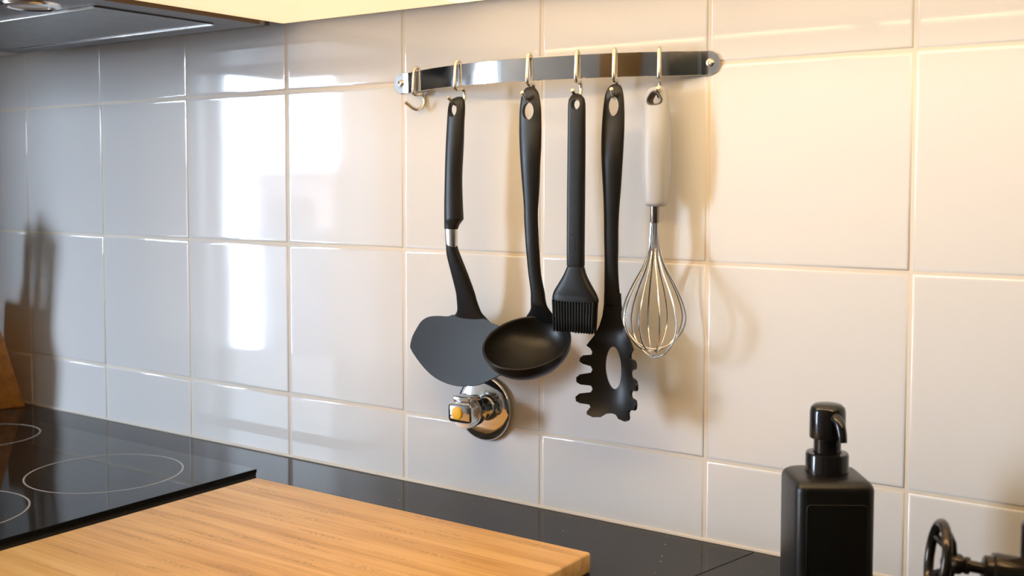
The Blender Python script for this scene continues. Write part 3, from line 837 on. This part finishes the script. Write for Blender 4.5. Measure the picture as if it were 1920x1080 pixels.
from_bm('hole_lining', bm, M['dark_lining'], t)
from_bm('collar', lathe_bm([(0.0046, 0), (0.0046, 0.0165), (0.0042, 0.0176)], (0.3543, WY, 1.2421), (0, 0, -1), 28), M['collar'], t)
PR = [(1.2260, 0.0034), (1.2127, 0.0040), (1.1960, 0.0058), (1.1790, 0.0118), (1.1626, 0.0208), (1.1490, 0.0274), (1.1374, 0.0314), (1.1273, 0.0328), (1.1170, 0.0305), (1.1080, 0.0250), (1.0990, 0.0150)]
for q, (ang, low_) in enumerate(((14, 1.0985), (52, 1.0965), (90, 1.0945), (126, 1.0925), (160, 1.0905))):
    a = math.radians(ang); c_, s_ = math.cos(a), math.sin(a)
    pts = []
    sc_ = (1.226 - low_) / (1.226 - 1.0945)
    for z, r in PR: pts.append((0.3540 + (1.226 - z) * 0.058 + c_ * r, WY - (1.226 - z) * 0.11 + s_ * r * 0.92, 1.226 - (1.226 - z) * sc_))
    pts.append((0.3616, WY - 0.0145, low_))
    for z, r in reversed(PR): pts.append((0.3540 + (1.226 - z) * 0.058 - c_ * r, WY - (1.226 - z) * 0.11 - s_ * r * 0.92, 1.226 - (1.226 - z) * sc_))
    from_bm('wire_loop', tube_bm(smooth_path(pts, 5), 0.0009, 8), M['whisk_wire'], t, None)

# ------------------------------------------------------------------ shut-off valve on the wall
t = thing('shutoff_valve', 'chrome shut-off valve with round wall plate and yellow button', 'valve', (0.124, 0, 1.005))
V0 = Vector((0.1235, 0, 1.0045))
from_bm('wall_plate', lathe_bm([(0.0375, 0.0), (0.0378, 0.004), (0.0366, 0.0066), (0.0335, 0.0082), (0.029, 0.0090), (0.015, 0.0100), (0.0005, 0.0102)], V0, (0, -1, 0), 56), M['chrome'], t, 45)
from_bm('stem', lathe_bm([(0.0135, 0.008), (0.0135, 0.016), (0.0150, 0.018), (0.0165, 0.022), (0.0172, 0.030), (0.0172, 0.042), (0.0160, 0.0450), (0.001, 0.0455)], V0, (0, -1, 0), 40), M['chrome'], t)
from_bm('plate_screw', lathe_bm([(0.0038, 0.0), (0.0036, 0.002), (0.0022, 0.0034), (0.0003, 0.0038)], V0 + Vector((0.0245, -0.0088, 0.0)), (0, -1, 0), 20), M['wire'], t)
box('knob_ridge', 0.1125, 0.1375, -0.0500, -0.0280, 1.0185, 1.0255, M['chrome'], t, 0.003, 3)
kb = box('knob', 0.1110, 0.1440, -0.0580, -0.0360, 0.9960, 1.0190, M['chrome'], t, 0.0058, 4)
yb = from_bm('button', lathe_bm([(0.0074, 0.0), (0.0074, 0.0012), (0.0062, 0.0022), (0.0003, 0.0026)], (0.1265, -0.0578, 1.0080), (0, -1, 0), 32), M['yellow'], t)
yb['label'] = 'round yellow button'

# ------------------------------------------------------------------ soap dispenser
az = math.radians(34.5)
sc0 = Vector((0.5680, -0.1222, TOP))
t = thing('soap_dispenser', 'square satin black soap dispenser with glossy pump, standing on the worktop', 'soap dispenser', tuple(sc0))
rot = Matrix.Translation(sc0) @ Matrix.Rotation(az, 4, 'Z')
def rrect(w, d, r, z, n=6):
    pts = []
    for cx, cy, a0 in ((w - r, d - r, 0), (-w + r, d - r, 90), (-w + r, -d + r, 180), (w - r, -d + r, 270)):
        for i in range(n + 1):
            a = math.radians(a0 + 90 * i / n)
            pts.append(Vector((cx + r * math.cos(a), cy + r * math.sin(a), z)))
    return pts
W_, H_ = 0.0322, 0.1225
sec = [(W_ - 0.002, 0.0), (W_, 0.002)] + [(W_, 0.02), (W_, H_ - 0.0085)]
for i in range(1, 7):
    a = PI / 2 * i / 6
    sec.append((W_ - 0.0085 * (1 - math.cos(a)) , H_ - 0.0085 + 0.0085 * math.sin(a)))
sec.append((0.012, H_ + 0.001))
bm = ring_loft_bm([rrect(w, w, min(0.0095, w * 0.6), z) for w, z in sec])
bm.transform(rot)
from_bm('bottle', bm, M['soap_body'], t, 40)
# raised border of the front panel
bm = bmesh.new()
brd = [Vector((p.x, -W_ - 0.0001, p.y)) for p in [Vector((a, b)) for a, b in [(-0.0240, 0.012), (0.0240, 0.012), (0.0240, 0.104), (-0.0240, 0.104)]]]
def rr2(x0, x1, z0, z1, r, n=5):
    pts = []
    for cx, cz, a0 in ((x1 - r, z1 - r, 0), (x0 + r, z1 - r, 90), (x0 + r, z0 + r, 180), (x1 - r, z0 + r, 270)):
        for i in range(n + 1):
            a = math.radians(a0 + 90 * i / n)
            pts.append(Vector((cx + r * math.cos(a), -W_ - 0.0001, cz + r * math.sin(a))))
    return pts
tube_bm(rr2(-0.0245, 0.0245, 0.010, 0.104, 0.003), 0.00035, 6, True, bm=bm)
bm.transform(rot)
from_bm('panel_border', bm, M['soap_body'], t)
up = Vector((0, 0, 1)); pc = sc0 + Vector((0, 0, H_))
from_bm('collar', lathe_bm([(0.0165, -0.001), (0.0176, 0.0004), (0.0176, 0.0160), (0.0168, 0.0175), (0.0120, 0.0180), (0.0110, 0.0170)], pc, up, 48), M['pump'], t)
from_bm('stem', lathe_bm([(0.0112, 0.014), (0.0112, 0.0335)], pc, up, 40), M['pump'], t)
hd_ = from_bm('pump_head', lathe_bm([(0.0120, 0.0295), (0.0146, 0.0300), (0.0148, 0.0315), (0.0146, 0.0520), (0.0138, 0.0555), (0.0110, 0.0580), (0.006, 0.0590), (0.0004, 0.0592)], pc, up, 48), M['pump'], t, 45)
f = Vector((0.732, -0.675, 0)).normalized()
npts = [pc + f * d + Vector((0, 0, z)) for d, z in ((0.008, 0.0490), (0.0150, 0.0480), (0.0205, 0.0440), (0.0240, 0.0375), (0.0255, 0.0310))]
npts = smooth_path(npts, 4)
nz_ = from_bm('nozzle', tube_bm(npts, [0.0052 - 0.0017 * i / (len(npts) - 1) for i in range(len(npts))], 16), M['pump'], t, 50)

# ------------------------------------------------------------------ tap with hand wheel
t = thing('kitchen_tap', 'dark bronze kitchen tap with spoked hand wheel at the lower right', 'tap', (0.745, -0.160, TOP))
ax = (Vector((0.8171, 0.5765, 0)) * 0.96 + Vector((0, 0, -0.135)) + Vector((0.5756, -0.8159, 0)) * 0.18).normalized()
rc = Vector((0.6787, -0.2054, 0.9936))
wu = (Vector((0, 0, 1)) - ax * ax.z).normalized(); wv = ax.cross(wu)
RW = 0.0262
wheel = from_bm('hand_wheel', tube_bm([rc + (wu * math.cos(a) + wv * math.sin(a)) * RW for a in (2 * PI * i / 48 for i in range(48))], 0.0036, 12, True), M['tap'], t)
hub = rc + ax * 0.0105
from_bm('wheel_hub', lathe_bm([(0.003, -0.008), (0.0066, -0.0065), (0.0075, 0.0), (0.0072, 0.005), (0.0055, 0.0075), (0.0062, 0.0085), (0.0062, 0.011), (0.004, 0.0115)], hub, ax, 24), M['tap'], t, 30)
for q in range(5):
    a = 2 * PI * q / 5 + 0.15
    d_ = wu * math.cos(a) + wv * math.sin(a)
    from_bm('wheel_spoke', tube_bm([hub - ax * 0.001 + d_ * 0.005, hub - ax * 0.003 + d_ * 0.015, rc + d_ * RW], [0.0034, 0.0028, 0.0030], 10), M['tap'], t)
from_bm('handle_shaft', lathe_bm([(0.0042, 0.008), (0.0042, 0.024)], hub, ax, 20), M['tap'], t)
from_bm('handle_body', lathe_bm([(0.0075, 0.0205), (0.0096, 0.0212), (0.0100, 0.0240), (0.0100, 0.0258), (0.0125, 0.0268), (0.0130, 0.0295), (0.0130, 0.0500), (0.0110, 0.0560)], hub, ax, 36), M['tap'], t, 40)
pb = hub + ax * 0.0610
PX_, PY_ = pb.x, pb.y
from_bm('post', lathe_bm([(0.026, 0.0), (0.026, 0.006), (0.018, 0.010), (0.0150, 0.016), (0.0150, 0.122), (0.0125, 0.127)], (PX_, PY_, TOP), (0, 0, 1), 40), M['tap'], t, 40)
sp = [(PX_, PY_, TOP + 0.12)] + [(PX_, PY_, TOP + 0.10 + 0.03 * i) for i in range(1, 6)] + [(PX_ + 0.10 * (1 - math.cos(a)) * 0.4, PY_ - 0.10 * (1 - math.cos(a)) * 0.9, TOP + 0.25 + 0.10 * math.sin(a)) for a in (PI * i / 10 for i in range(1, 11))]
from_bm('spout', tube_bm(smooth_path(sp, 3), 0.0098, 18), M['tap'], t, 50)

# ------------------------------------------------------------------ knife block
t = thing('knife_block', 'orange wooden knife block at the left edge, standing by the tiles', 'knife block', (-0.84, -0.09, TOP))
e_ = Vector((-0.35, -0.937, 0)).normalized(); s_ = Vector((-0.937, 0.35, 0)).normalized()
p0 = Vector((-0.793, -0.0176, TOP))
def kp(a, b, z):
    return p0 + e_ * a + s_ * b + Vector((0, 0, z))
lean = 0.27
BH = 0.175
side = [(0.0, 0.0), (0.092, 0.0), (0.092 + lean * 0.100, 0.100), (lean * BH, BH)]
bm = ring_loft_bm([[kp(a, 0.0, z) for a, z in side], [kp(a, 0.095, z) for a, z in side]])
bmesh.ops.bevel(bm, geom=list(bm.edges), offset=0.002, segments=2, profile=0.5, affect='EDGES')
kbk = from_bm('block', bm, M['beech'], None)
kbk.parent = t; kbk.matrix_parent_inverse = Matrix.Translation(-t.location)
tdir = (e_ * lean + Vector((0, 0, 1))).normalized()
for (a, b, h, w) in ((0.080, 0.012, 0.185, 0.015), (0.074, 0.034, 0.200, 0.015), (0.070, 0.056, 0.175, 0.014), (0.098, 0.076, 0.10, 0.011)):
    zz = BH - (a - lean * BH) / (0.092 + lean * 0.10 - lean * BH) * (BH - 0.10) if a > lean * BH else BH
    base = kp(a, b, zz - 0.01)
    rings = []
    for q, (hh, f_) in enumerate(((0, 0.8), (0.012, 1.0), (h * 0.5, 0.9), (h * 0.9, 1.1), (h, 0.7))):
        c = base + tdir * hh
        rings.append([c + (e_ * math.cos(an) * w * 1.0 + s_ * math.sin(an) * w * 0.68) * f_ for an in (2 * PI * i / 16 for i in range(16))])
    from_bm('knife_handle', ring_loft_bm(rings), M['knife_handle'], t, 50)
